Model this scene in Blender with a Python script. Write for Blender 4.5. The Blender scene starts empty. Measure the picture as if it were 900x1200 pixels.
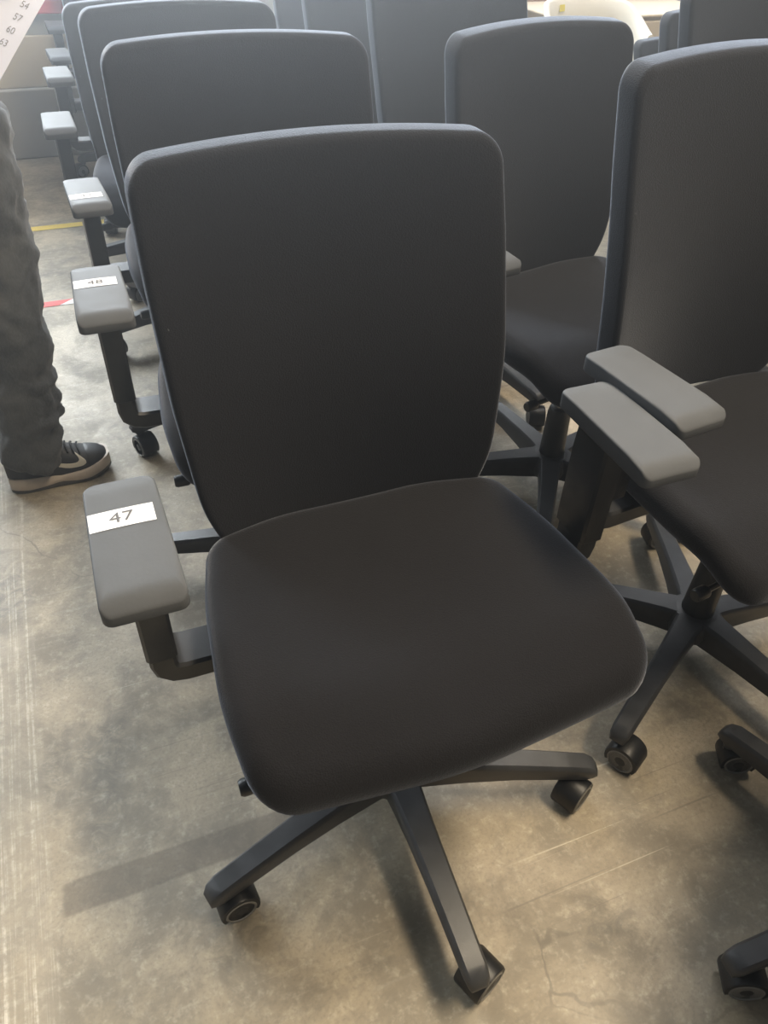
import bpy, math, random
from mathutils import Vector, Matrix, noise, Euler
R = math.radians
random.seed(7)
C = bpy.context.scene.collection
scene = bpy.context.scene

# ------------------------------------------------------------------ camera
cam_d = bpy.data.cameras.new('camera')
cam_d.sensor_fit = 'HORIZONTAL'; cam_d.sensor_width = 36; cam_d.lens = 906 * 36 / 900
cam_d.clip_start = .02; cam_d.clip_end = 100
cam = bpy.data.objects.new('camera', cam_d); C.objects.link(cam)
cam.matrix_world = Matrix.Translation((0, 0, 1.223)) @ Matrix.Rotation(R(90 - 40.37), 4, 'X') @ Matrix.Rotation(R(1.764), 4, 'Z')
scene.camera = cam

# ------------------------------------------------------------------ light
BA = R(22.7)                                            # the hall's axes, seen from the camera
EX = Vector((math.cos(BA), math.sin(BA), 0)); EY = Vector((-math.sin(BA), math.cos(BA), 0))
def hall(p, n, z=0): return EX * p + EY * n + Vector((0, 0, z))
w = bpy.data.worlds.new('world'); scene.world = w; w.use_nodes = True
bg = w.node_tree.nodes['Background']; bg.inputs[0].default_value = (.86, .93, 1, 1); bg.inputs[1].default_value = .13
def area(name, loc, target, sx, sy, power, col):
    d = bpy.data.lights.new(name, 'AREA'); d.shape = 'RECTANGLE'; d.size = sx; d.size_y = sy
    d.energy = power; d.color = col
    o = bpy.data.objects.new(name, d); C.objects.link(o); o.location = loc
    q = (Vector(target) - Vector(loc)).to_track_quat('-Z', 'Y'); o.rotation_euler = q.to_euler()
    return o
area('window_light', hall(-.5, 7.2, 2.9), hall(0, 1.5, .4), 9, 2.8, 2300, (.86, .94, 1))
area('skylight', hall(2.2, 3.9, 5.0), hall(1.8, 3.3, 0), 4.6, 2.8, 300, (.98, .98, 1))
area('strip_light', hall(2.0, .0, 4.2), hall(1.2, .2, 0), 2.6, .5, 300, (1, .84, .62))
scene.view_settings.view_transform = 'Standard'; scene.view_settings.look = 'None'
scene.view_settings.gamma = 1; scene.view_settings.use_curve_mapping = False
scene.view_settings.exposure = 0.0

# ------------------------------------------------------------------ node helpers
class NT:
    def __init__(s, name):
        s.m = bpy.data.materials.new(name); s.m.use_nodes = True
        s.t = s.m.node_tree; s.b = s.t.nodes['Principled BSDF']
    def n(s, typ, **kw):
        nd = s.t.nodes.new(typ)
        for k, v in kw.items(): setattr(nd, k, v)
        return nd
    def link(s, a, b): s.t.links.new(a, b)
    def set(s, nd, i, v):
        if hasattr(v, 'links') or isinstance(v, bpy.types.NodeSocket): s.link(v, nd.inputs[i])
        else: nd.inputs[i].default_value = v
    def math(s, op, a, b=0., c=None, clamp=False):
        nd = s.n('ShaderNodeMath', operation=op, use_clamp=clamp); s.set(nd, 0, a); s.set(nd, 1, b)
        if c is not None: s.set(nd, 2, c)
        return nd.outputs[0]
    def coord(s, scale=(1, 1, 1), rot=(0, 0, 0), kind='Object'):
        tc = s.n('ShaderNodeTexCoord'); mp = s.n('ShaderNodeMapping')
        mp.inputs['Scale'].default_value = scale; mp.inputs['Rotation'].default_value = rot
        s.link(tc.outputs[kind], mp.inputs[0]); return mp.outputs[0]
    def noise(s, vec, scale, detail=4, rough=.55, dist=0.):
        nd = s.n('ShaderNodeTexNoise'); s.link(vec, nd.inputs['Vector'])
        nd.inputs['Scale'].default_value = scale; nd.inputs['Detail'].default_value = detail
        nd.inputs['Roughness'].default_value = rough; nd.inputs['Distortion'].default_value = dist
        return nd.outputs['Fac']
    def ramp(s, fac, a, b, lo=0., hi=1.):
        nd = s.n('ShaderNodeMapRange', clamp=True, interpolation_type='SMOOTHSTEP'); s.set(nd, 0, fac)
        s.set(nd, 1, a); s.set(nd, 2, b); s.set(nd, 3, lo); s.set(nd, 4, hi); return nd.outputs[0]
    def mix(s, fac, a, b, mode='MIX'):
        nd = s.n('ShaderNodeMix', data_type='RGBA', blend_type=mode); s.set(nd, 0, fac)
        for i, v in ((6, a), (7, b)):
            if isinstance(v, tuple): nd.inputs[i].default_value = (*v[:3], 1)
            else: s.link(v, nd.inputs[i])
        return nd.outputs[2]
    def bump(s, h, strength, dist=.002):
        nd = s.n('ShaderNodeBump'); nd.inputs['Strength'].default_value = strength; nd.inputs['Distance'].default_value = dist
        s.link(h, nd.inputs['Height']); s.link(nd.outputs[0], s.b.inputs['Normal'])
    def base(s, v):
        if isinstance(v, tuple): s.b.inputs['Base Color'].default_value = (*v[:3], 1)
        else: s.link(v, s.b.inputs['Base Color'])
    def rough(s, v): s.set(s.b, 'Roughness', v)

def plain(name, col, rough=.5, metal=0., var=.12, scale=30, bump=.0, spec=.5):
    t = NT(name); v = t.coord()
    n = t.noise(v, scale, 5)
    a = tuple(c * (1 - var) for c in col); b = tuple(min(1, c * (1 + var)) for c in col)
    t.base(t.mix(n, a, b)); t.rough(t.ramp(n, .2, .8, max(.02, rough - .06), min(1, rough + .06)))
    t.b.inputs['Metallic'].default_value = metal; t.b.inputs['Specular IOR Level'].default_value = spec
    if bump: t.bump(t.noise(v, scale * 8, 3), bump)
    return t.m

def fabric(name, col, sheen=.42, tint=(.8, .86, 1)):
    t = NT(name); v = t.coord()
    n = t.noise(v, 9, 4); f = t.noise(v, 420, 2)
    c = t.mix(n, tuple(x * .82 for x in col), tuple(x * 1.22 for x in col))
    c = t.mix(t.ramp(f, .3, .7, 0, .5), c, tuple(x * 1.5 for x in col))
    lint = t.ramp(t.noise(v, 95, 1, .4), .845, .87)                     # specks of lint
    c = t.mix(t.math('MULTIPLY', lint, .22), c, (.45, .45, .45))
    dust = t.ramp(t.noise(v, 3.2, 3, .6), .56, .78, 0, .30)           # pale dusty patches
    c = t.mix(dust, c, tuple(x * 1.9 for x in col))
    t.base(c); t.rough(.92); t.b.inputs['Specular IOR Level'].default_value = .15
    t.b.inputs['Sheen Weight'].default_value = sheen; t.b.inputs['Sheen Roughness'].default_value = .35
    t.b.inputs['Sheen Tint'].default_value = (*tint, 1)
    wv = t.n('ShaderNodeTexVoronoi'); t.link(v, wv.inputs['Vector']); wv.inputs['Scale'].default_value = 520
    t.bump(wv.outputs['Distance'], .35, .0012)
    return t.m

def make_floor_mat():
    t = NT('concrete_floor'); v = t.coord(); sp = t.n('ShaderNodeSeparateXYZ'); t.link(v, sp.inputs[0])
    x, y = sp.outputs[0], sp.outputs[1]
    big = t.noise(v, 1.3, 6, .62, .6); mid = t.noise(v, 7, 8, .70, .4); fine = t.noise(v, 52, 7, .75, .0)
    c = t.mix(t.ramp(big, .3, .72), (.28, .235, .165), (.49, .415, .30))
    c = t.mix(t.ramp(mid, .40, .62, 0, .8), c, (.205, .18, .138))
    c = t.mix(t.ramp(fine, .48, .72, 0, .40), c, (.68, .61, .48))
    # trowel marks: stretched noise in two directions
    for rz, sc, amt, col in ((0, (2, 60, 1), .16, (.52, .49, .41)), (0, (70, 1.6, 1), .12, (.24, .225, .19)), (.5, (3, 80, 1), .13, (.22, .205, .17))):
        s_ = t.noise(t.coord(sc, (0, 0, rz)), 1, 4, .6)
        c = t.mix(t.ramp(s_, .60, .74, 0, amt), c, col)
    # dark scuffs in broad blotches
    blot = t.math('MULTIPLY', t.ramp(t.noise(v, 2.3, 4, .6, .8), .48, .66), t.ramp(t.noise(v, 24, 6, .75, 1.2), .36, .60))
    c = t.mix(t.math('MULTIPLY', blot, .85), c, (.13, .12, .10))
    # fine cracks and straight scratches
    wob = t.n('ShaderNodeVectorMath', operation='ADD'); nz_ = t.n('ShaderNodeTexNoise'); t.link(v, nz_.inputs['Vector']); nz_.inputs['Scale'].default_value = 3.5; nz_.inputs['Detail'].default_value = 5
    sc_ = t.n('ShaderNodeVectorMath', operation='SCALE'); t.link(nz_.outputs['Color'], sc_.inputs[0]); sc_.inputs['Scale'].default_value = .22
    t.link(v, wob.inputs[0]); t.link(sc_.outputs[0], wob.inputs[1])
    vo = t.n('ShaderNodeTexVoronoi', feature='DISTANCE_TO_EDGE'); t.link(wob.outputs[0], vo.inputs['Vector']); vo.inputs['Scale'].default_value = 2.1
    m = t.math('MULTIPLY', t.ramp(vo.outputs[0], .0015, .006, 1, 0), t.ramp(t.noise(v, 2.6, 2), .50, .60))
    c = t.mix(t.math('MULTIPLY', m, .6), c, (.13, .115, .09))
    for rz, sc, lo, amt, col in ((.0, (.9, 150, 1), .66, .8, (.72, .66, .53)), (1.45, (1.1, 170, 1), .665, .7, (.17, .15, .12)), (-.62, (1.3, 190, 1), .67, .6, (.16, .14, .11)), (.38, (1.0, 160, 1), .67, .7, (.70, .63, .5)), (2.2, (1.6, 120, 1), .675, .55, (.15, .135, .105))):
        s_ = t.noise(t.coord(sc, (0, 0, rz)), 1, 2, .5)
        gate = t.ramp(t.noise(v, 1.7 + rz * .3, 3), .50, .62, 0, amt * .85)
        c = t.mix(t.math('MULTIPLY', t.ramp(s_, lo + .012, lo + .04), gate), c, col)
    grit = t.noise(v, 170, 4, .7)
    c = t.mix(t.ramp(grit, .46, .66, 0, .42), c, (.20, .175, .135))
    # wheel track of pale rubbed lines running away from the camera
    jit = t.math('MULTIPLY', t.math('SUBTRACT', t.noise(v, 3, 3), .5), .05)
    xx = t.math('ADD', x, jit)
    tr = t.math('MULTIPLY', t.ramp(xx, -.46, -.42), t.ramp(xx, -.27, -.245, 1, 0))
    c = t.mix(t.math('MULTIPLY', tr, .30), c, (.32, .28, .215))
    lines = t.math('MULTIPLY', t.ramp(t.noise(t.coord((95, 1.6, 1)), 1, 5, .7), .49, .64), t.ramp(fine, .36, .60))
    c = t.mix(t.math('MULTIPLY', t.math('MULTIPLY', tr, lines), .7), c, (.62, .57, .47))
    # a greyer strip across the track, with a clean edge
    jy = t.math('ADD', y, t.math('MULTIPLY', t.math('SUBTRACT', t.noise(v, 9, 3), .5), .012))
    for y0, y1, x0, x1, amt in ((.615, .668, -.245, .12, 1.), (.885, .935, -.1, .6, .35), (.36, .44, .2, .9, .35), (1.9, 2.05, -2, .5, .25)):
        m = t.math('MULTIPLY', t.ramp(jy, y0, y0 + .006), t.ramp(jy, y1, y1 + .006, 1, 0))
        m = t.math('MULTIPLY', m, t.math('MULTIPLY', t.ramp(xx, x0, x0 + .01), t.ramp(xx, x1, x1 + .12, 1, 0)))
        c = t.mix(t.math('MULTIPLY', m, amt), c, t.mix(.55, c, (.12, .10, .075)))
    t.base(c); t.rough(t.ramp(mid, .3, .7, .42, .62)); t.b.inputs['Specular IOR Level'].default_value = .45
    t.bump(t.math('ADD', fine, t.math('MULTIPLY', mid, 2)), .12, .002)
    return t.m

M = dict(
    fabric=fabric('black_fabric', (.0108, .0106, .0118)),
    plastic=plain('black_plastic', (.0115, .012, .013), .45, bump=.05),
    legplastic=plain('scuffed_black_plastic', (.042, .043, .045), .42, var=.75, scale=22, bump=.08),
    pad=plain('soft_grey_black_pad', (.098, .102, .107), .50, bump=.05, spec=.05),
    wheel=plain('wheel_rubber', (.022, .022, .022), .45),
    ring=plain('worn_wheel_ring', (.20, .19, .17), .5, var=.3, scale=60),
    chrome=plain('piston_steel', (.55, .55, .55), .22, 1.),
    paper=plain('white_label_paper', (.80, .81, .82), .95, var=.03, spec=.05),
    ink=plain('grey_print', (.13, .13, .135), .95, spec=.05),
    floor=make_floor_mat(),
    plinth=plain('grey_plinth', (.30, .285, .255), .8, var=.2, scale=3, bump=.2),
    panel=plain('beige_wall_panel', (.50, .45, .36), .7, var=.08, scale=4),
    steel=plain('grey_wall_sheet', (.30, .33, .36), .6, var=.06, scale=2),
    yellow=plain('yellow_floor_paint', (.62, .46, .09), .6, var=.2, scale=20),
    red=plain('red_tape', (.62, .05, .04), .5), white=plain('white_tape', (.75, .74, .7), .5, var=.08),
    denim=None, shoe=plain('black_shoe_upper', (.022, .022, .022), .5, bump=.3, scale=60, var=.3),
    sole=plain('worn_white_midsole', (.52, .44, .36), .6, var=.2, scale=25), outsole=plain('grey_outsole', (.10, .095, .085), .7),
    mark=plain('pale_shoe_mark', (.58, .54, .44), .55), lace=plain('black_lace', (.015, .015, .015), .8),
    skin=plain('skin', (.42, .25, .18), .5, var=.06), shirt=plain('dark_shirt', (.05, .055, .065), .9), hair=plain('dark_hair', (.03, .022, .018), .6),
    sheet=plain('white_paper_sheet', (.78, .80, .92), .6, var=.02), print=plain('light_grey_print', (.30, .30, .33), .7),
    cream=plain('cream_laminate', (.50, .43, .33), .6, var=.03, spec=.2), tub=plain('white_moulded_plastic', (.60, .58, .52), .5, var=.02, spec=.2),
    card=plain('brown_cardboard', (.36, .24, .145), .8, var=.08, scale=6), tapebrown=plain('brown_parcel_tape', (.42, .29, .17), .35),
    ylw=plain('bright_yellow_sticker', (.62, .52, .03), .6), redp=plain('red_paint', (.62, .10, .14), .5),
)
def make_denim():
    t = NT('dark_grey_denim'); v = t.coord()
    n = t.noise(v, 7, 5); f = t.noise(t.coord((1, 1, .35)), 320, 3)
    c = t.mix(t.ramp(n, .3, .7), (.040, .041, .041), (.072, .073, .072)); c = t.mix(t.ramp(f, .35, .7, 0, .5), c, (.10, .10, .098))
    t.base(c); t.rough(.95); t.b.inputs['Specular IOR Level'].default_value = .1; t.b.inputs['Sheen Weight'].default_value = .15
    t.bump(f, .3, .001); return t.m
M['denim'] = make_denim()

# ------------------------------------------------------------------ mesh helpers
class MB:
    def __init__(s): s.v = []; s.f = []; s.mi = []
    def add(s, vs, fs, mi=0):
        o = len(s.v); s.v += [tuple(p) for p in vs]; s.f += [tuple(i + o for i in f) for f in fs]; s.mi += [mi] * len(fs); return s
    def loft(s, rings, cap0=True, cap1=True, mi=0, closed=True):
        n = len(rings[0]); vs = [p for r in rings for p in r]; fs = []
        for a in range(len(rings) - 1):
            for i in range(n if closed else n - 1):
                j = (i + 1) % n; fs.append((a * n + i, a * n + j, (a + 1) * n + j, (a + 1) * n + i))
        if cap0: fs.append(tuple(reversed(range(n))))
        if cap1: fs.append(tuple(range((len(rings) - 1) * n, len(rings) * n)))
        return s.add(vs, fs, mi)
    def lathe(s, prof, seg=24, axis='Z', at=(0, 0, 0), mi=0):
        rings = []
        for r, h in prof:
            ring = []
            for i in range(seg):
                a = 2 * math.pi * i / seg; p = (r * math.cos(a), r * math.sin(a), h)
                if axis == 'Y': p = (p[0], -p[2], p[1])
                if axis == 'X': p = (p[2], p[0], p[1])
                ring.append((p[0] + at[0], p[1] + at[1], p[2] + at[2]))
            rings.append(ring)
        return s.loft(rings, prof[0][0] > 1e-6 or True, True, mi)
    def rbox(s, x0, x1, y0, y1, z0, z1, b=.004, mi=0):
        "box with all edges chamfered"
        vs = []; 
        for sx, X in ((1, x0), (-1, x1)):
            for sy, Y in ((1, y0), (-1, y1)):
                for sz, Z in ((1, z0), (-1, z1)):
                    vs += [(X, Y + sy * b, Z + sz * b), (X + sx * b, Y, Z + sz * b), (X + sx * b, Y + sy * b, Z)]
        def I(i, j, k, c): return ((i * 2 + j) * 2 + k) * 3 + c
        fs = []
        fs += [(I(0,0,0,0), I(0,0,1,0), I(0,1,1,0), I(0,1,0,0)), (I(1,0,0,0), I(1,1,0,0), I(1,1,1,0), I(1,0,1,0))]
        fs += [(I(0,0,0,1), I(1,0,0,1), I(1,0,1,1), I(0,0,1,1)), (I(0,1,0,1), I(0,1,1,1), I(1,1,1,1), I(1,1,0,1))]
        fs += [(I(0,0,0,2), I(0,1,0,2), I(1,1,0,2), I(1,0,0,2)), (I(0,0,1,2), I(1,0,1,2), I(1,1,1,2), I(0,1,1,2))]
        for i in (0, 1):
            for j in (0, 1): fs.append((I(i,j,0,0), I(i,j,0,1), I(i,j,1,1), I(i,j,1,0)))
            for k in (0, 1): fs.append((I(i,0,k,0), I(i,0,k,2), I(i,1,k,2), I(i,1,k,0)))
        for j in (0, 1):
            for k in (0, 1): fs.append((I(0,j,k,1), I(0,j,k,2), I(1,j,k,2), I(1,j,k,1)))
        for i in (0, 1):
            for j in (0, 1):
                for k in (0, 1): fs.append((I(i,j,k,0), I(i,j,k,1), I(i,j,k,2)))
        return s.add(vs, fs, mi)
    def tube(s, pts, rad, seg=10, mi=0):
        pts = [Vector(p) for p in pts]; rings = []
        rr = rad if isinstance(rad, (list, tuple)) else [rad] * len(pts)
        up = Vector((.13, .27, .95)).normalized()
        for i, p in enumerate(pts):
            d = (pts[min(i + 1, len(pts) - 1)] - pts[max(i - 1, 0)]).normalized()
            a = d.cross(up)
            if a.length < .05: a = d.cross(Vector((1, 0, 0)))
            a.normalize(); b = d.cross(a)
            rings.append([p + (a * math.cos(t) + b * math.sin(t)) * rr[i] for t in [2 * math.pi * k / seg for k in range(seg)]])
        return s.loft(rings, True, True, mi)
    def mesh(s, name, mats, smooth=True, angle=38):
        me = bpy.data.meshes.new(name); me.from_pydata(s.v, [], s.f)
        for m in (mats if isinstance(mats, (list, tuple)) else [mats]): me.materials.append(m)
        me.polygons.foreach_set('material_index', s.mi)
        import bmesh
        bm = bmesh.new(); bm.from_mesh(me); bmesh.ops.recalc_face_normals(bm, faces=bm.faces)
        for f in bm.faces: f.smooth = smooth
        for e in bm.edges:
            if len(e.link_faces) == 2 and e.calc_face_angle(0) > R(angle): e.smooth = False
        bm.to_mesh(me); bm.free(); me.update()
        return me
def put(name, me, parent=None, loc=(0, 0, 0), rot=(0, 0, 0), scale=(1, 1, 1)):
    o = bpy.data.objects.new(name, me); C.objects.link(o)
    o.parent = parent; o.location = loc; o.rotation_euler = rot; o.scale = scale
    return o
def empty(name, loc=(0, 0, 0), rz=0.):
    o = put(name, None, None, loc, (0, 0, rz)); o.empty_display_size = .1; return o
def tag(o, label, cat, group=None):
    o['label'] = label; o['category'] = cat
    if group: o['group'] = group
    return o
def struct(o): o['kind'] = 'structure'; return o

def rounded(corners, seg=8, step=.025):
    "corner list (x, y, r) counter-clockwise -> smooth closed outline"
    out = []; n = len(corners)
    for i in range(n):
        x, y, r = corners[i]; P = Vector((x, y)); A = Vector(corners[i - 1][:2]); B = Vector(corners[(i + 1) % n][:2])
        a = (A - P).normalized(); b = (B - P).normalized()
        th = a.angle(b); t = min(r / math.tan(th / 2), (A - P).length * .49, (B - P).length * .49)
        p0, p1 = P + a * t, P + b * t
        for k in range(seg + 1):
            u = k / seg; wgt = math.cos((math.pi - th) / 2)                 # rational quadratic = circular arc
            q = (p0 * (1 - u) ** 2 + P * 2 * wgt * u * (1 - u) + p1 * u * u) / ((1 - u) ** 2 + 2 * wgt * u * (1 - u) + u * u)
            out.append(q)
    res = []
    for i in range(len(out)):
        p, q = out[i], out[(i + 1) % len(out)]
        if (q - p).length < 1e-5: continue
        k = max(1, int((q - p).length / step)); res += [p + (q - p) * (j / k) for j in range(k)]
    return res
def pillow(outline, rings, mapf, mb=None, mi=0, nin=9):
    "closed cushion: rings = [(inset, depth)...] from the front edge round to the back edge"
    mb = mb or MB(); n = len(outline)
    nor = []
    for i in range(n):
        d = outline[(i + 1) % n] - outline[i - 1]; nor.append(Vector((-d.y, d.x)).normalized())
    cen = sum(outline, Vector((0, 0))) / n
    def ring(inset, w, s=1.):
        return [mapf(*(cen + (outline[i] + nor[i] * inset - cen) * s), w) for i in range(n)]
    rr = [ring(rings[0][0], rings[0][1], (k + .25) / (nin + .25)) for k in range(nin)]
    rr += [ring(a, b) for a, b in rings]
    rr += [ring(rings[-1][0], rings[-1][1], 1 - (k + 1) / 5.) for k in range(4)]
    return mb.loft(rr, True, True, mi)
def edge(r, T, k=6):
    "rounded rim profile for pillow: radius r, thickness T"
    a = [(r * (1 - math.sin(math.pi / 2 * i / k)), r * (1 - math.cos(math.pi / 2 * i / k))) for i in range(k + 1)]
    b = [(r * (1 - math.cos(math.pi / 2 * i / k)), T - r + r * math.sin(math.pi / 2 * i / k)) for i in range(k + 1)]
    return a + b
def sstep(a, b, x):
    t = max(0, min(1, (x - a) / (b - a))); return t * t * (3 - 2 * t)
def text(mb, s, size, frame, mi):
    "lay a line of flat lettering into mb; frame maps (x, y) -> 3-D"
    cu = bpy.data.curves.new('lettering', 'FONT'); cu.body = s; cu.size = size; cu.align_x = 'CENTER'; cu.align_y = 'CENTER'; cu.resolution_u = 3
    o = bpy.data.objects.new('lettering', cu); C.objects.link(o)
    dg = bpy.context.evaluated_depsgraph_get(); me = bpy.data.meshes.new_from_object(o.evaluated_get(dg))
    mb.add([frame(v.co.x, v.co.y) for v in me.vertices], [tuple(p.vertices) for p in me.polygons], mi)
    bpy.data.objects.remove(o); bpy.data.curves.remove(cu); bpy.data.meshes.remove(me)

# ------------------------------------------------------------------ setting
fl = MB().add([(-9, -4, 0), (9, -4, 0), (9, 12, 0), (-9, 12, 0)], [(0, 1, 2, 3)])
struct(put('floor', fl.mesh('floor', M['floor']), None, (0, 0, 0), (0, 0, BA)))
WN = 4.55
struct(put('wall_back', MB().rbox(-8, 8, WN + .03, WN + .2, 0, 1.25, .004).mesh('wall_back', M['steel']), None, (0, 0, 0), (0, 0, BA)))
struct(put('trim_1', MB().rbox(-8, 8, WN - .03, WN + .03, 0, .315, .008).mesh('trim_1', M['plinth']), None, (0, 0, 0), (0, 0, BA)))
struct(put('trim_2', MB().rbox(-8, 8, WN + .0, WN + .03, .315, .53, .004).mesh('trim_2', M['panel']), None, (0, 0, 0), (0, 0, BA)))
o = put('floor_line', MB().add([(-6, 3.49, .0015), (6, 3.49, .0015), (6, 3.54, .0015), (-6, 3.54, .0015)], [(0, 1, 2, 3)]).mesh('floor_line', M['yellow']), None, (0, 0, 0), (0, 0, BA))
tag(o, 'yellow line painted across the concrete floor behind the standing person', 'floor marking')
tp = MB(); k = 0; x = -4.
while x < .25:
    sk = .05
    tp.add([(x, 2.745, .0015), (x + .13, 2.745, .0015), (x + .13 + sk, 2.785, .0015), (x + sk, 2.785, .0015)], [(0, 1, 2, 3)], k % 2); x += .13; k += 1
o = put('hazard_tape', tp.mesh('hazard_tape', [M['white'], M['red']]), None, (0, 0, 0), (0, 0, BA))
tag(o, 'red and white striped warning tape stuck on the floor', 'tape')

# ------------------------------------------------------------------ office chair meshes (shared by every chair)
# local frame: x = the chair's right as we look at its front, -y = forward, z up, origin on the floor under the column
def seat_map(a, b, w):
    z = .505 - w
    z -= .050 * sstep(.09, .245, -b) ** 1.3                    # waterfall front
    z += .010 * (min(1, abs(a) / .25)) ** 2 - .012 * math.exp(-((a / .14) ** 2 + ((b + .02) / .13) ** 2))
    z += .006 * sstep(.05, .2, b)
    return (a, b, z)
seat_out = rounded([(-.247, -.206, .055), (0, -.222, .9), (.262, -.206, .050), (.268, -.09, .5), (.252, .07, .5), (.222, .176, .055), (.11, .205, .3), (-.11, .205, .3), (-.218, .176, .055), (-.243, .07, .5), (-.258, -.09, .5)])
SEAT = pillow(seat_out, edge(.028, .060, 7), seat_map, nin=12).mesh('seat', M['fabric'])
pan_out = rounded([(-.20, -.19, .06), (.20, -.19, .06), (.185, .16, .06), (-.185, .16, .06)])
PAN = pillow(pan_out, edge(.008, .03, 3), lambda a, b, w: (a, b, .447 - w - .02 * sstep(.12, .25, -b)), nin=3).mesh('seat_pan', M['plastic'])
BZ = [.40, .477, .55, .674, .75, .82, .89, .96, 1.0]; BY = [.142, .150, .160, .180, .198, .220, .241, .262, .274]
def interp(xs, ys, x):
    for i in range(len(xs) - 1):
        if x <= xs[i + 1]: t = (x - xs[i]) / (xs[i + 1] - xs[i]); return ys[i] + (ys[i + 1] - ys[i]) * t
    return ys[-1]
def back_map(a, b, w):
    t = (b - .5) / .46
    y = sum(interp(BZ, BY, b + d) for d in (-.04, -.02, 0, .02, .04)) / 5
    y += (.056 - .036 * max(0, min(1, t))) * (1 - (a / .225) ** 2)
    z = b + .010 * (1 - (a / .23) ** 2) * sstep(.6, 1, t)
    return (a, y + w, z)
back_out = rounded([(-.178, .448, .05), (.178, .448, .05), (.214, .555, .25), (.227, .70, .6), (.230, .85, .9), (.228, .966, .034), (-.228, .966, .034), (-.230, .85, .9), (-.227, .70, .6), (-.214, .555, .25)])
BACK = pillow(back_out, edge(.011, .048, 6), back_map, nin=14).mesh('backrest', M['fabric'])
sp = MB()
sp.loft([[(x, y, z) for x, y in ((-w_, y0), (w_, y0), (w_, y0 + d_), (-w_, y0 + d_))] for z, w_, y0, d_ in ((.40, .035, .275, .03), (.46, .038, .285, .03), (.60, .045, .277, .028), (.72, .06, .283, .022), (.76, .055, .288, .014))])
SPINE = sp.rbox(-.03, .03, .06, .305, .395, .425, .005).mesh('back_support', M['plastic'])
MECH = MB().loft([[(x, y, z) for x, y in ((-a, -b), (a, -b), (a, c_), (-a, c_))] for z, a, b, c_ in ((.330, .030, .035, .045), (.355, .050, .06, .08), (.385, .095, .13, .11), (.392, .105, .145, .12), (.430, .105, .145, .12))]).mesh('tilt_mechanism', M['plastic'])
lv = MB().tube([(-.06, -.12, .402), (-.18, -.135, .405), (-.235, -.14, .408)], .005, 8)
LEVER = lv.lathe([(.0085, 0), (.0105, .004), (.0105, .022), (.008, .026)], 12, 'X', (-.257, -.141, .409)).mesh('tilt_lever', M['plastic'])
COLUMN = MB().lathe([(.034, .055), (.036, .08), (.034, .10), (.030, .13), (.027, .235), (.024, .248), (.018, .250)], 24).mesh('column_tube', M['plastic'])
PISTON = MB().lathe([(.0145, .24), (.0145, .34), (.020, .342), (.020, .36)], 20).mesh('gas_piston', M['chrome'])
HUB = MB().lathe([(.030, .058), (.046, .066), (.052, .085), (.050, .112), (.044, .121), (.03, .123)], 30).mesh('base_hub', M['legplastic'])
def leg_ring(x, wt, wb, z1, z0, b=.004):
    return [(x, -wb, z0), (x, wb, z0), (x, wt + .0015, z1 - b - .006), (x, wt, z1 - b), (x, wt - b, z1), (x, -wt + b, z1), (x, -wt, z1 - b), (x, -wt - .0015, z1 - b - .006)]
LEG = MB().loft([leg_ring(*a) for a in ((.025, .027, .024, .122, .062), (.06, .0235, .021, .121, .063), (.12, .0205, .018, .117, .066), (.20, .0185, .016, .110, .068), (.285, .0172, .0155, .101, .066), (.318, .0168, .015, .097, .064), (.332, .0150, .0135, .090, .066), (.339, .011, .010, .080, .069))])
LEG = LEG.lathe([(.010, .052), (.012, .056), (.012, .07)], 14, 'Z', (.317, 0, 0)).mesh('base_leg', M['legplastic'])
# caster: stem + hood, two wheels on the y axis, trailing along +x
WR = .0275
hd = MB().lathe([(.006, .040), (.006, .062)], 10)
pr = []
for k in range(15):
    a = R(-28 + 236 * k / 14); pr.append(a)
rings = []
for a in pr:
    ring = []
    for rr_, yy in ((.0245, -.0235), (.0315, -.0235), (.033, -.020), (.033, .020), (.0315, .0235), (.0245, .0235)):
        ring.append((.02 + math.cos(a) * rr_, yy, WR + .0008 + math.sin(a) * rr_))
    rings.append(ring)
hd.loft(rings)
hd.rbox(-.009, .04, -.006, .006, .012, .052, .003)
HOOD = hd.mesh('caster', M['plastic'])
wh = MB().lathe([(.006, 0), (.026, 0), (WR, .003), (WR, .012), (.0262, .0165)], 28, 'Y')
wh.lathe([(.0262, .0165), (.0245, .0180), (.0225, .0180), (.0212, .0160)], 28, 'Y', mi=1)
wh.lathe([(.0212, .0160), (.019, .0155), (.010, .0165), (.004, .0170)], 28, 'Y')
WHEEL = wh.mesh('wheel', [M['wheel'], M['ring']], angle=30)
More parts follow.
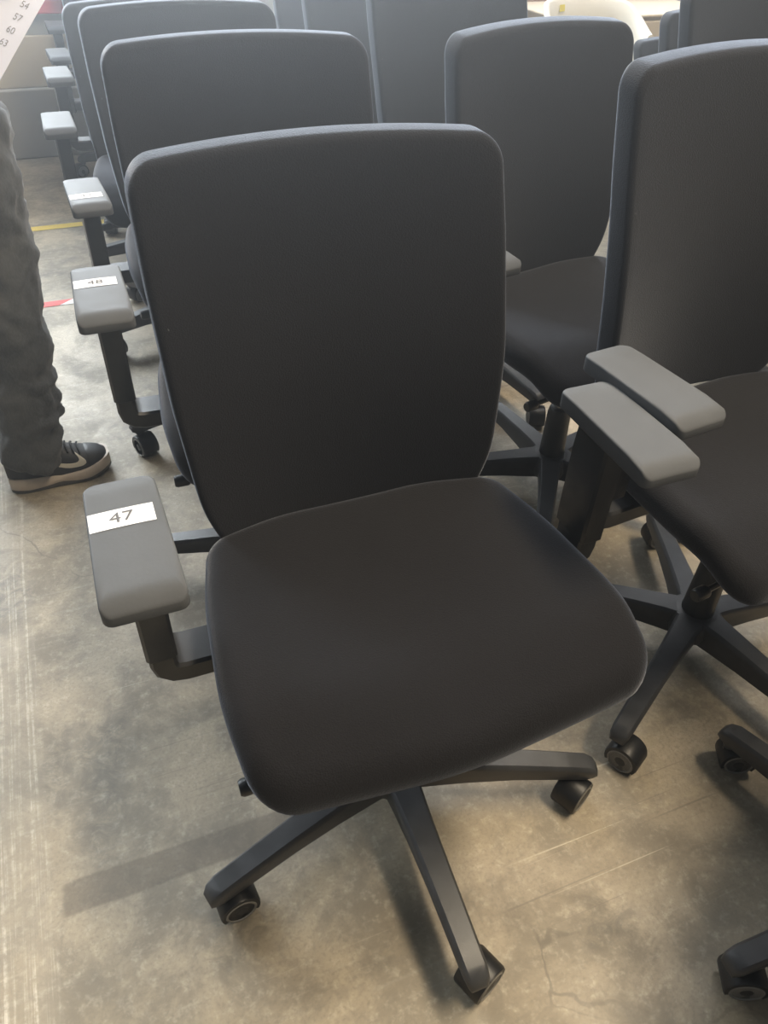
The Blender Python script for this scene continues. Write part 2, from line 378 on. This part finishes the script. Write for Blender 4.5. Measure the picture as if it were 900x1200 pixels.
# armrest (built for the +x side; the other side is a mirrored mesh)
def arm_meshes(s):
    br = MB()
    path = [(.13, .428), (.22, .431), (.280, .432), (.294, .435), (.303, .443), (.306, .456), (.306, .50)]
    rings = []
    for i, (x, z) in enumerate(path):
        a, b = path[max(0, i - 1)], path[min(len(path) - 1, i + 1)]
        d = Vector((b[0] - a[0], b[1] - a[1])).normalized(); nx, nz = -d.y, d.x
        h = .0165; 
        ring = [(x + nx * h * u, y, z + nz * h * u) for u, y in ((-1, .028), (-1, .080), (-.75, .084), (.75, .084), (1, .080), (1, .028), (.75, .024), (-.75, .024))]
        rings.append([(s * p[0], p[1], p[2]) for p in ring])
    br.loft(rings)
    post = MB(); rings = []
    for z, hw, y0, y1 in ((.470, .0165, .027, .093), (.473, .0188, .025, .095), (.60, .0188, .022, .094), (.652, .0188, .020, .09), (.660, .03, .0, .10)):
        rings.append([(s * .306 + a, b - .006, z) for a, b in ((-hw, y0 + .004), (-hw + .004, y0), (hw - .004, y0), (hw, y0 + .004), (hw, y1 - .004), (hw - .004, y1), (-hw + .004, y1), (-hw, y1 - .004))])
    post.loft(rings)
    out = rounded([(-.042, -.086, .011), (.042, -.086, .011), (.0405, .02, .6), (.039, .115, .015), (-.039, .115, .015), (-.0405, .02, .6)], 5)
    def pm(a, b, w):
        top = .684 - .0010 * (a / .04) ** 2 - .019 * sstep(.056, .098, -b) ** 2 - .003 * sstep(.09, .118, b)
        return (s * .307 + a, b, top + (.658 - top) * w / .024)
    pad = pillow(out, edge(.0028, .024, 4), pm, nin=18)
    return br.mesh('arm_bracket', M['plastic']), post.mesh('arm_post', M['plastic']), pad.mesh('arm_pad', M['pad'])
ARM = {s: arm_meshes(s) for s in (-1, 1)}
def label_mesh(num, y, wid=.068, hgt=.030, size=.023, dx=-.004):
    mb = MB(); x0 = -.307 + dx
    nseg = 6
    def top(a, b): return .684 - .0010 * ((x0 + a + .307) / .04) ** 2 - .019 * sstep(.056, .098, -(y + b)) ** 2
    for i in range(nseg):
        for j in range(2):
            a0, a1 = -wid / 2 + wid * i / nseg, -wid / 2 + wid * (i + 1) / nseg; b0, b1 = -hgt / 2 + hgt * j / 2, -hgt / 2 + hgt * (j + 1) / 2
            mb.add([(x0 + a, y + b, top(a, b) + .0006) for a, b in ((a0, b0), (a1, b0), (a1, b1), (a0, b1))], [(0, 1, 2, 3)], 0)
    text(mb, num, size, lambda a, b: (x0 + a * 1.15, y + b, top(a * 1.15, b) + .0011), 1)
    return mb.mesh('number_label', [M['paper'], M['ink']], smooth=False)

def office_chair(label, x, y, yaw, phi, back=0., arm=0., num=None, lift=0., tilt=0., swivel=None, group='swivel office chairs standing in rows', arms=(-1, 1), dx=0.):
    t = tag(empty('office_chair', (x, y, 0), R(yaw)), label, 'chair', group)
    L3 = (0, 0, lift)
    put('seat', SEAT, t, L3); put('seat_pan', PAN, t, L3)
    m = put('tilt_mechanism', MECH, t, L3); put('tilt_lever', LEVER, m)
    pv = Vector((0, .20, .45)); po = pv - Matrix.Rotation(R(tilt), 3, 'X') @ pv
    put('backrest', BACK, t, (0, po.y, po.z + lift + back), (R(tilt), 0, 0)); put('back_support', SPINE, t, L3)
    put('column_tube', COLUMN, t); put('gas_piston', PISTON, t, L3); put('base_hub', HUB, t)
    rnd = random.Random(int(abs(x) * 1000 + y * 777))
    for k in range(5):
        a = R(phi + 72 * k - yaw)
        put('base_leg', LEG, t, (0, 0, 0), (0, 0, a))
        sw = R(swivel[k] - yaw) if swivel else rnd.uniform(0, 6.28)
        c = put('caster', HOOD, t, (.317 * math.cos(a), .317 * math.sin(a), 0), (0, 0, sw), (.94, .94, .97))
        put('wheel', WHEEL, c, (.02, -.0065, WR)); put('wheel', WHEEL, c, (.02, .0065, WR), (0, 0, math.pi))
    for s in arms:
        b_, p_, d_ = ARM[s]
        put('arm_bracket', b_, t, L3); put('arm_post', p_, t, (-s * dx, 0, lift + arm))
        pd = put('arm_pad', d_, t, (-s * dx, 0, lift + arm))
        if s == -1 and num: put('number_label', label_mesh(*num), pd, rot=(0, 0, 0))
    return t

office_chair('black office chair in front, with the label 47 on its armrest', .027, .693, 22.86, 219, num=('47', .043),
             swivel=[30, 45, -132, 60, 150])
office_chair('black office chair directly behind number 47, label 48 on its armrest', -.168, 1.245, 21.7, -174, back=.012, arm=.008, num=('48', .04, .066, .030, .022), arms=(-1,))
office_chair('black office chair behind number 48, with the label 49 on its armrest', -.395, 1.86, 25.0, -142, back=-.022, arm=-.04, num=('49', -.022, .068, .030, .022))
office_chair('fourth black office chair in the row behind number 47', -.632, 2.38, 23.0, -139, back=-.085, arm=-.03)
office_chair('fifth black office chair in the row behind number 47', -.815, 2.92, 24.5, -150, arm=-.02)
office_chair('sixth black office chair in the row behind number 47', -1.005, 3.46, 26, -120, arm=-.06)
office_chair('last black office chair of the row behind number 47, nearest the wall', -1.20, 4.00, 24, -160, arm=-.05)
office_chair('black office chair at the right edge, its armrest beside that of number 47', .615, 1.036, 28.5, -127, back=.050, tilt=5, dx=.018, arm=.012,
             swivel=[-40, -20, 30, 10, 160])
office_chair('black office chair showing its steel gas piston, behind the right-hand chair', .405, 1.545, 34, -101, back=.004, tilt=7, arm=.004, swivel=[20, -24, 60, 100, 200])
office_chair('tall-backed black office chair cut off by the top edge, between two rows', .25, 2.13, 27, -130, back=.03)
office_chair('black office chair showing only a strip of backrest right of number 48', .015, 2.70, 25, -150, back=.03)
office_chair('farthest black office chair showing a thin sliver of backrest near the top', -.16, 3.27, 25, -100, back=.03)
office_chair('black office chair far right, only two base legs with casters in view', .808, .525, -120, 127.4, swivel=[-5, -5, 0, 60, 90])
office_chair('black office chair with broad plain backrest in the top right corner', 1.015, 2.07, 28, -120, back=.03)
office_chair('lower black office chair half hidden behind the top right corner chair', 1.145, 2.66, 27, -100, lift=-.05, back=-.045)

def visitor_chair(label, x, y, yaw, dz):
    t = tag(empty('visitor_chair', (x, y, 0), R(yaw)), label, 'chair')
    put('seat', SEAT, t, (0, 0, -.06)); put('backrest', BACK, t, (0, 0, dz), scale=(1, 1, .72))
    for sx in (-1, 1):
        for sy in (-1, 1):
            put('leg', MB().tube([(sx * .2, sy * .16 + .01, .41), (sx * .22, sy * .2, .0)], .011, 10).mesh('leg', M['plastic']), t)
    for sx in (-1, 1):
        put('back_post', MB().tube([(sx * .15, .15, .40), (sx * .15, .27, .42), (sx * .15, .30, .70 + dz * .6)], .010, 10).mesh('back_post', M['plastic']), t)
visitor_chair('low black chair whose backrest corner shows left of the lower office chair', 1.225, 3.22, 27, .015)
visitor_chair('lowest black chair, a dark sliver beside the cream cabinet', 1.36, 3.86, 22, -.155)

# ------------------------------------------------------------------ furniture at the back
def cream_table():
    t = tag(empty('cream_cabinet', hall(2.80, 3.80), BA), 'cream laminate cabinet behind the white tub chair', 'cabinet')
    put('body', MB().rbox(-.50, .42, -.22, .25, .05, .66, .003).mesh('body', M['cream']), t)
    put('top', MB().rbox(-.52, .44, -.24, .26, .66, .672, .004).mesh('top', M['cream']), t)
    for i in (-1, 1):
        d = put('door', MB().rbox(-.225, .225, -.018, 0, .07, .645, .003).mesh('door', M['cream']), t, (-.04 + i * .228, -.221, 0))
        put('handle', MB().tube([(-i * .19, -.02, .45), (-i * .19, -.04, .46), (-i * .19, -.04, .56), (-i * .19, -.02, .57)], .005, 8).mesh('handle', M['chrome']), d)
    put('plinth', MB().rbox(-.48, .40, -.19, .24, 0, .05, .002).mesh('plinth', M['plastic']), t)
cream_table()
def tub_chair():
    t = tag(empty('tub_chair', hall(2.315, 3.30), BA), 'white moulded plastic tub chair in front of the cream cabinet', 'chair')
    rings = []; N = 44
    for i in range(N + 1):
        th = R(-125 + 250 * i / N); c_, s_ = math.cos(th), math.sin(th)     # th = 0 at the back
        fall = sstep(.9, 2.0, abs(th)); zt = .758 - .10 * fall; z0 = .43
        ring = []
        for r_, z in ((.195, z0), (.213, zt - .06), (.220, zt - .010), (.228, zt - .001), (.238, zt), (.246, zt - .009), (.244, zt - .022), (.226, zt - .07), (.208, z0)):
            ring.append((r_ * s_, r_ * c_ * .95, z))
        rings.append(ring)
    sh_ = put('shell', MB().loft(rings).mesh('shell', M['tub'], angle=50), t)
    put('seat', MB().lathe([(.05, .418), (.19, .42), (.207, .43), (.205, .442), (.18, .446), (.05, .438)], 40).mesh('seat', M['tub']), t)
    for sx in (-1, 1):
        for sy in (-1, 1): put('leg', MB().tube([(sx * .12, sy * .12, .425), (sx * .19, sy * .19, 0)], [.014, .010], 10).mesh('leg', M['tub']), t)
    put('yellow_sticker', MB().rbox(-.018, .018, -.0015, .0, -.013, .013, .0006).mesh('yellow_sticker', M['ylw']), t, (-.075, .184, .722), (R(-6), 0, R(20)))
tub_chair()
def carton(label, p, n, z, w_, d_, h, paper=False):
    t = tag(empty('cardboard_box', hall(p, n, z), BA), label, 'box')
    put('body', MB().rbox(-w_ / 2, w_ / 2, -d_ / 2, d_ / 2, 0, h, .004).mesh('body', M['card']), t)
    put('flap', MB().rbox(-w_ / 2 + .002, w_ / 2 - .002, -d_ / 2 + .002, -.002, h, h + .004, .001).mesh('flap', M['card']), t)
    put('flap', MB().rbox(-w_ / 2 + .002, w_ / 2 - .002, .002, d_ / 2 - .002, h, h + .004, .001).mesh('flap', M['card']), t)
    put('parcel_tape', MB().rbox(-w_ / 2, w_ / 2, -.025, .025, h + .004, h + .005, .0004).mesh('parcel_tape', M['tapebrown']), t)
    if paper:
        mb = MB().rbox(-.085, .085, -d_ / 2 - .001, -d_ / 2, .28, .40, .0004, 1).rbox(-.075, .075, -d_ / 2 - .002, -d_ / 2 - .001, .29, .39, .0004, 0)
        put('address_label', mb.mesh('address_label', [M['sheet'], M['ink']]), t, (-.04, 0, 0))
carton('brown cardboard box with a white paper label, on the right of the two upper boxes', 3.02, 4.32, .42, .42, .42, .42, True)
carton('plain brown cardboard box behind the white tub chair', 2.56, 4.33, .42, .44, .40, .40)
carton('brown cardboard box at the bottom, right of the lower two', 3.02, 4.32, 0, .46, .42, .415)
carton('brown cardboard box at the bottom, left of the lower two', 2.55, 4.33, 0, .46, .42, .415)
t = tag(empty('storage_cupboard', hall(1.95, 4.31), BA), 'pale cream upright cupboard against the back wall, left of the cardboard boxes', 'cupboard')
put('body', MB().rbox(-.29, .29, -.2, .2, .0, 1.1, .004).mesh('body', M['cream']), t)
for i in (-1, 1):
    d = put('door', MB().rbox(-.138, .138, -.018, 0, .04, 1.07, .003).mesh('door', M['cream']), t, (i * .142, -.201, 0))
    put('handle', MB().tube([(-i * .11, -.02, .5), (-i * .11, -.04, .51), (-i * .11, -.04, .61), (-i * .11, -.02, .62)], .005, 8).mesh('handle', M['chrome']), d)
t = tag(empty('red_box', hall(.12, WN + .03, .68), BA), 'small red box on the grey wall beyond the paper sheet', 'box')
put('case', MB().rbox(-.07, .07, -.06, 0, -.06, .10, .006).mesh('case', M['redp']), t)
put('lid', MB().rbox(-.075, .075, -.066, 0, .10, .115, .004).mesh('lid', M['redp']), t)

# ------------------------------------------------------------------ person at the left
PA = R(24.6); PO = Vector((-.975, 1.635, 0))
FW = Vector((math.cos(PA), math.sin(PA), 0)); LF = Vector((-math.sin(PA), math.cos(PA), 0))
def loc_of(wp):
    d = Vector(wp) - PO; return Vector((d.dot(FW), d.dot(LF), d.z))
def voxel(name, mb, mat, vox, parent, loc=(0, 0, 0), rz=0, smooth=6, disp=()):
    o = put(name, mb.mesh(name, mat), parent, loc, (0, 0, rz))
    m = o.modifiers.new('fuse', 'REMESH'); m.mode = 'VOXEL'; m.voxel_size = vox; m.use_smooth_shade = True
    s = o.modifiers.new('soften', 'SMOOTH'); s.iterations = smooth; s.factor = .5
    for size, st, nm in disp:
        tx = bpy.data.textures.new(nm, 'CLOUDS'); tx.noise_scale = size; tx.noise_depth = 2
        d = o.modifiers.new('wrinkle', 'DISPLACE'); d.texture = tx; d.strength = st; d.mid_level = .5; d.texture_coords = 'LOCAL'
    return o
def oval(c, rx, ry, n=20, tilt=0):
    return [(c[0] + rx * math.cos(2 * math.pi * k / n), c[1] + ry * math.sin(2 * math.pi * k / n), c[2] + tilt * math.cos(2 * math.pi * k / n)) for k in range(n)]
def capsule(mb, a, b, ra, rb):
    a, b = Vector(a), Vector(b); d = (b - a).normalized()
    pts = [a - d * ra * .95, a - d * ra * .7, a, a + (b - a) * .5, b, b + d * rb * .7, b + d * rb * .95]
    mb.tube(pts, [ra * .3, ra * .72, ra, (ra + rb) / 2, rb, rb * .72, rb * .3], 14)
def ball(mb, c, rx, ry, rz, n=18):
    rings = []
    for i in range(1, 10):
        a = math.pi * i / 10
        rings.append([(c[0] + rx * math.sin(a) * math.cos(t), c[1] + ry * math.sin(a) * math.sin(t), c[2] - rz * math.cos(a)) for t in [2 * math.pi * k / n for k in range(n)]])
    mb.loft(rings)
# paper sheet first: the hand closes on it
CP = Vector((0, 0, 1.223)); cm = cam.matrix_world.to_3x3(); CR, CU, CB = cm.col[0], cm.col[1], cm.col[2]
PC = Vector((-.6325, 1.4931, .9716))                          # a point on the sheet's right-hand edge
ang = R(29.2 + 0.0)
down = (-CR * math.sin(ang) - CU * math.cos(ang)); right = (CR * math.cos(ang) - CU * math.sin(ang))
nrm = right.cross(-down).normalized()
PW, PH = .21, .297
def on_paper(a, b, h=0): # a from the right edge leftwards (negative), b up from PC
    bend = .012 * math.sin(max(0, min(1, -a / PW)) * math.pi) + .010 * ((b / PH) ** 2)
    return PC + right * a - down * b + nrm * (h - bend)
sm = MB(); nx, ny = 10, 12; rings = []
for side in (0, 1):
    vs = [on_paper(-PW + PW * i / nx, -.187 + PH * j / ny, -.0006 * side) for j in range(ny + 1) for i in range(nx + 1)]
    fs = [(j * (nx + 1) + i, j * (nx + 1) + i + 1, (j + 1) * (nx + 1) + i + 1, (j + 1) * (nx + 1) + i) for j in range(ny) for i in range(nx)]
    sm.add(vs, fs if side == 0 else [tuple(reversed(f)) for f in fs])
for s_, a_, b_ in (('54', -.028, .0538), ('57', -.028, .0297), ('60', -.028, .0056), ('63', -.028, -.0185)):
    text(sm, s_, .0170, lambda u, v, a_=a_, b_=b_: on_paper(a_ + u, b_ + v, .0006), 1)
o = put('paper_sheet', sm.mesh('paper_sheet', [M['sheet'], M['print']], angle=80))
tag(o, 'white paper sheet printed with the numbers 54, 57, 60 and 63', 'paper')

bd = MB()
hipc = (.055, 0, .86)
sh = {-1: Vector((.06, -.185, 1.36)), 1: Vector((.04, .185, 1.36))}
tors = [((.055, 0, .80), .10, .155), ((.055, 0, .92), .10, .15), ((.055, 0, 1.05), .095, .135), ((.055, 0, 1.2), .105, .15), ((.05, 0, 1.32), .10, .165), ((.05, 0, 1.39), .075, .13), ((.055, 0, 1.42), .05, .06)]
bd.loft([oval(c, a, b) for c, a, b in tors])
capsule(bd, (.055, 0, 1.40), (.075, 0, 1.50), .052, .048)
ball(bd, (.09, 0, 1.60), .092, .073, .112)
ball(bd, (.125, 0, 1.545), .055, .05, .05)                  # jaw
capsule(bd, (.172, 0, 1.615), (.196, 0, 1.575), .009, .014)  # nose
capsule(bd, (.155, -.025, 1.537), (.155, .025, 1.537), .012, .012)  # lips
for s in (-1, 1):
    ball(bd, (.08, s * .075, 1.595), .018, .008, .03)        # ears
    ball(bd, (.163, s * .030, 1.612), .014, .016, .012)      # eyes
WRI = loc_of(on_paper(-.175, .165, -.030)); ELB = loc_of((-1.0, 1.40, 1.10))
capsule(bd, sh[-1], ELB, .052, .040); capsule(bd, ELB, WRI, .040, .027)
ELL = Vector((-.03, .235, 1.09)); WRL = Vector((.05, .24, .86))
capsule(bd, sh[1], ELL, .052, .040); capsule(bd, ELL, WRL, .040, .027)
# right hand: palm behind the sheet, thumb on its front
def P(a, b, h): return loc_of(on_paper(a, b, h))
palm = P(-.108, .134, -.024)
capsule(bd, WRI, palm, .026, .024); capsule(bd, P(-.125, .122, -.024), P(-.075, .141, -.024), .017, .016)
for j, ln in enumerate((.058, .068, .072, .064)):
    a0, b0 = -.128 + .0185 * j, .117 + .007 * j
    q_ = lambda u, h: P(a0 + .35 * ln * u, b0 - .94 * ln * u, h)
    bd.tube([q_(0, -.024), q_(.45, -.021), q_(.78, -.015), q_(1, -.012), q_(1.07, -.012)], [.0095, .009, .0085, .0075, .003], 10)
bd.tube([P(-.120, .140, -.018), P(-.100, .130, .002), P(-.078, .103, .013), P(-.062, .077, .011), P(-.0545, .0635, .008), P(-.0525, .0600, .007)], [.014, .012, .0105, .0098, .0085, .004], 12)
# left hand, relaxed
hl = WRL + Vector((.02, 0, -.075)); capsule(bd, WRL, hl, .025, .026)
for j in range(4):
    b0 = hl + Vector((.026 - .018 * j, 0, -.012)); bd.tube([b0, b0 + Vector((.006, -.006, -.03)), b0 + Vector((.008, -.018, -.055)), b0 + Vector((.006, -.026, -.068 + .006 * abs(j - 1)))], [.0095, .009, .0085, .006], 10)
bd.tube([WRL + Vector((.02, 0, -.03)), WRL + Vector((.045, -.012, -.055)), WRL + Vector((.05, -.022, -.085)), WRL + Vector((.048, -.026, -.098))], [.013, .011, .0095, .006], 10)
# legs and feet inside trousers and shoes
LEGS = {-1: [(.100, -.085, .84), (.098, -.125, .47), (.052, -.158, .085)], 1: [(.03, .085, .84), (-.03, .13, .47), (-.105, .16, .09)]}
for s, (a, b, c_) in LEGS.items():
    capsule(bd, a, b, .075, .052); capsule(bd, b, c_, .05, .034); capsule(bd, c_, (c_[0] + .085, c_[1], .045), .030, .018)
person = voxel('person', bd, M['skin'], .0065, None, PO, PA, 5)
tag(person, 'standing person in dark grey jeans and black sneakers at the left edge, holding paper', 'person')
tr = MB()
tr.loft([oval(c, a, b, 24) for c, a, b in (((.055, 0, .74), .10, .165), ((.055, 0, .80), .118, .172), ((.055, 0, .90), .114, .164), ((.055, 0, .965), .108, .156))])
for s in (-1, 1):
    a, b, c_ = [Vector(q) for q in LEGS[s]]
    st = []
    for t_, rx, ry in ((0, .095, .090), (.12, .094, .088), (.3, .088, .080), (.5, .078, .070), (.65, .074, .066), (.8, .068, .062), (.90, .069, .064), (.955, .075, .069), (1, .068, .063)):
        p = a.lerp(b, t_ / .5) if t_ < .5 else b.lerp(c_, (t_ - .5) / .5)
        st.append(oval((p.x, p.y, p.z - (.012 if t_ == 1 else 0)), rx, ry, 24, tilt=-.012 if t_ > .85 else 0))
    tr.loft(st)
# bunched folds above the hem
for s in (-1, 1):
    c_ = Vector(LEGS[s][2])
    for k, (dz, rx, off) in enumerate(((.055, .069, .006), (.10, .068, .010), (.155, .066, .0), (.215, .066, .008))):
        pts = []
        for j in range(25):
            a = 2 * math.pi * j / 24
            kx = (Vector(LEGS[s][1]) - c_) * (dz / (LEGS[s][1][2] - c_.z))
            pts.append((c_.x + kx.x + off + (rx) * math.cos(a), c_.y + kx.y + rx * .9 * math.sin(a), c_.z + dz + .016 * math.sin(a * 1 + k * 1.7) - .012 * math.cos(a)))
        tr.tube(pts, .0085, 8)
trousers = voxel('trousers', tr, M['denim'], .0085, person, smooth=4, disp=((.085, .036, 'wrinkle_a'), (.03, .013, 'wrinkle_b')))
trousers['label'] = 'dark grey denim trousers bunched above the shoes'
shr = MB(); shr.loft([oval((c[0], c[1], c[2]), a + .014, b + .014, 24) for c, a, b in tors[1:6]])
for s in (-1, 1):
    e = ELB if s == -1 else ELL
    capsule(shr, sh[s], sh[s].lerp(e, .62), .066, .060)
shirt = voxel('shirt', shr, M['shirt'], .010, person, smooth=4, disp=((.08, .012, 'wrinkle_c'),))
hr = MB(); ball(hr, (.075, 0, 1.635), .093, .080, .095); ball(hr, (.055, 0, 1.59), .075, .074, .075)
voxel('hair', hr, M['hair'], .010, person, smooth=3)
for s in (-1, 1):
    e = MB(); ball(e, (0, 0, 0), .006, .009, .006); put('eye', e.mesh('eye', M['ink']), person, (.1745, s * .030, 1.613))

# shoes: x forward from the heel (0) to the toe (.262); y to the wearer's left
SHX = [0, .012, .04, .08, .12, .16, .20, .235, .255, .262]
SHW = [.018, .028, .034, .035, .037, .042, .0455, .040, .026, .012]
SHH = [.100, .112, .118, .118, .108, .092, .075, .066, .055, .042]
def toe_spring(x): return .016 * sstep(.17, .262, x) ** 1.4 + .004 * (1 - sstep(0, .05, x))
def upper_pt(x, a):
    "a from -pi/2 (right foot edge) over the top to +pi/2"
    wd = interp(SHX, SHW, x); hh = interp(SHX, SHH, x); z0 = .022 + toe_spring(x) * .9
    sx = math.sin(a); cz = max(0, math.cos(a))
    ex_ = .62 if x < .13 else .8
    return Vector((x, wd * math.copysign(abs(sx) ** .85, sx) * (1 - .22 * cz * (x < .12)), z0 + (hh - z0) * cz ** ex_ if hh > z0 else z0))
def build_shoe(s, heel):
    up = MB(); xs = [.262 * (1 - math.cos(math.pi * i / 26)) / 2 for i in range(27)]
    up.loft([[upper_pt(x, -math.pi / 2 + math.pi * k / 20) for k in range(21)] for x in xs])
    sh_ = put('shoe', up.mesh('shoe', M['shoe'], angle=60), person, heel, (0, 0, R(3 * -s)), (.925, 1, 1))
    sh_['label'] = 'black sneaker with a pale curved tick mark and worn white sole'
    out = []
    for x in xs: out.append((x, -(interp(SHX, SHW, x) + .004)))
    for x in reversed(xs): out.append((x, interp(SHX, SHW, x) + .004))
    def zt(x): return .036 + toe_spring(x) * 1.05 + .006 * (1 - sstep(.02, .13, x)) - .004 * math.exp(-((x - .13) / .02) ** 2)
    def zb(x): return .009 + toe_spring(x) + (.006 * math.exp(-((x - .125) / .03) ** 2))
    mid = MB().loft([[(x, y * .96, zb(x)) for x, y in out], [(x, y * 1.02, zb(x) + .004) for x, y in out], [(x, y * 1.0, zt(x) - .004) for x, y in out], [(x, y * .93, zt(x)) for x, y in out]])
    put('midsole', mid.mesh('midsole', M['sole'], angle=50), sh_)
    ot = MB().loft([[(x, y * .9, toe_spring(x)) for x, y in out], [(x, y * .97, toe_spring(x) + .003) for x, y in out], [(x, y * .97, zb(x) + .001) for x, y in out]])
    put('outsole', ot.mesh('outsole', M['outsole'], angle=50), sh_)
    # the pale tick on the outer side
    topc = [(.104, .077), (.125, .068), (.150, .061), (.170, .0585), (.180, .0615), (.1815, .069), (.173, .083)]
    botc = [(.104, .077), (.122, .0615), (.145, .051), (.168, .048), (.190, .0495), (.1975, .059), (.173, .083)]
    mk = MB()
    for sg in (-1, 1):
        def q(x, z, h):
            lo, hi = 0., math.pi / 2
            for _ in range(24):
                m_ = (lo + hi) / 2
                if upper_pt(x, sg * m_).z > z: lo = m_
                else: hi = m_
            p = upper_pt(x, sg * (lo + hi) / 2); return (p.x, p.y + sg * h, p.z)
        N = 28
        def cur(c, t):
            t *= len(c) - 1; i = min(int(t), len(c) - 2); u = t - i
            p0, p1, p2, p3 = c[max(i - 1, 0)], c[i], c[i + 1], c[min(i + 2, len(c) - 1)]
            return [.5 * (2 * p1[d] + (p2[d] - p0[d]) * u + (2 * p0[d] - 5 * p1[d] + 4 * p2[d] - p3[d]) * u * u + (3 * p1[d] - p0[d] - 3 * p2[d] + p3[d]) * u ** 3) for d in (0, 1)]
        rings = []
        for k in range(N + 1):
            a, b = cur(topc, k / N), cur(botc, k / N)
            rings.append([q(*a, -.001), q(*a, .0016), q((a[0] + b[0]) / 2, (a[1] + b[1]) / 2, .002), q(*b, .0016), q(*b, -.001)])
        mk.loft(rings)
    put('tick_mark', mk.mesh('tick_mark', M['mark'], angle=60), sh_)
    # toe cap seam, tongue, laces
    put('toe_cap', MB().loft([[upper_pt(x, -1.25 + 2.5 * k / 16) + Vector((0, 0, .0016 if 0 < i < 5 else -.0005)) for k in range(17)] for i, x in enumerate((.203, .206, .212, .225, .24, .252))], False, False, 0, False).mesh('toe_cap', M['shoe'], angle=80), sh_)
    for k in range(6):
        x = .118 + .0145 * k
        pts = [upper_pt(x - .004 * math.cos(a * 2), a) + Vector((0, 0, .003)) for a in [-.62 + 1.24 * j / 8 for j in range(9)]]
        put('lace', MB().tube(pts, .0026, 6).mesh('lace', M['lace']), sh_)
    bow = []
    for j in range(13):
        a = math.pi * j / 12; bow.append((.108 + .026 * math.cos(a), -.006 - .012 * math.sin(a), .098 + .022 * math.sin(a)))
    put('lace', MB().tube(bow, .0021, 6).mesh('lace', M['lace']), sh_)
build_shoe(-1, (-.018, -.160, 0))
build_shoe(1, (-.187, .160, 0))

# ------------------------------------------------------------------ added scattering volume that imitates veiling lens glare
hz = bpy.data.materials.new('lens_glare'); hz.use_nodes = True; nt = hz.node_tree; nt.nodes.clear()
vs = nt.nodes.new('ShaderNodeVolumeScatter'); vs.inputs['Color'].default_value = (.91, .95, 1, 1); vs.inputs['Density'].default_value = .042; vs.inputs['Anisotropy'].default_value = .83
ou = nt.nodes.new('ShaderNodeOutputMaterial'); nt.links.new(vs.outputs[0], ou.inputs['Volume'])
o = put('glare_veil', MB().rbox(-6, 7, -1.5, 6.4, -.06, 3.6, .01).mesh('glare_veil', hz), None, (0, 0, 0), (0, 0, BA)); o['kind'] = 'stuff'
tag(o, 'thin bluish scattering volume added to imitate lens glare', 'glare_veil')
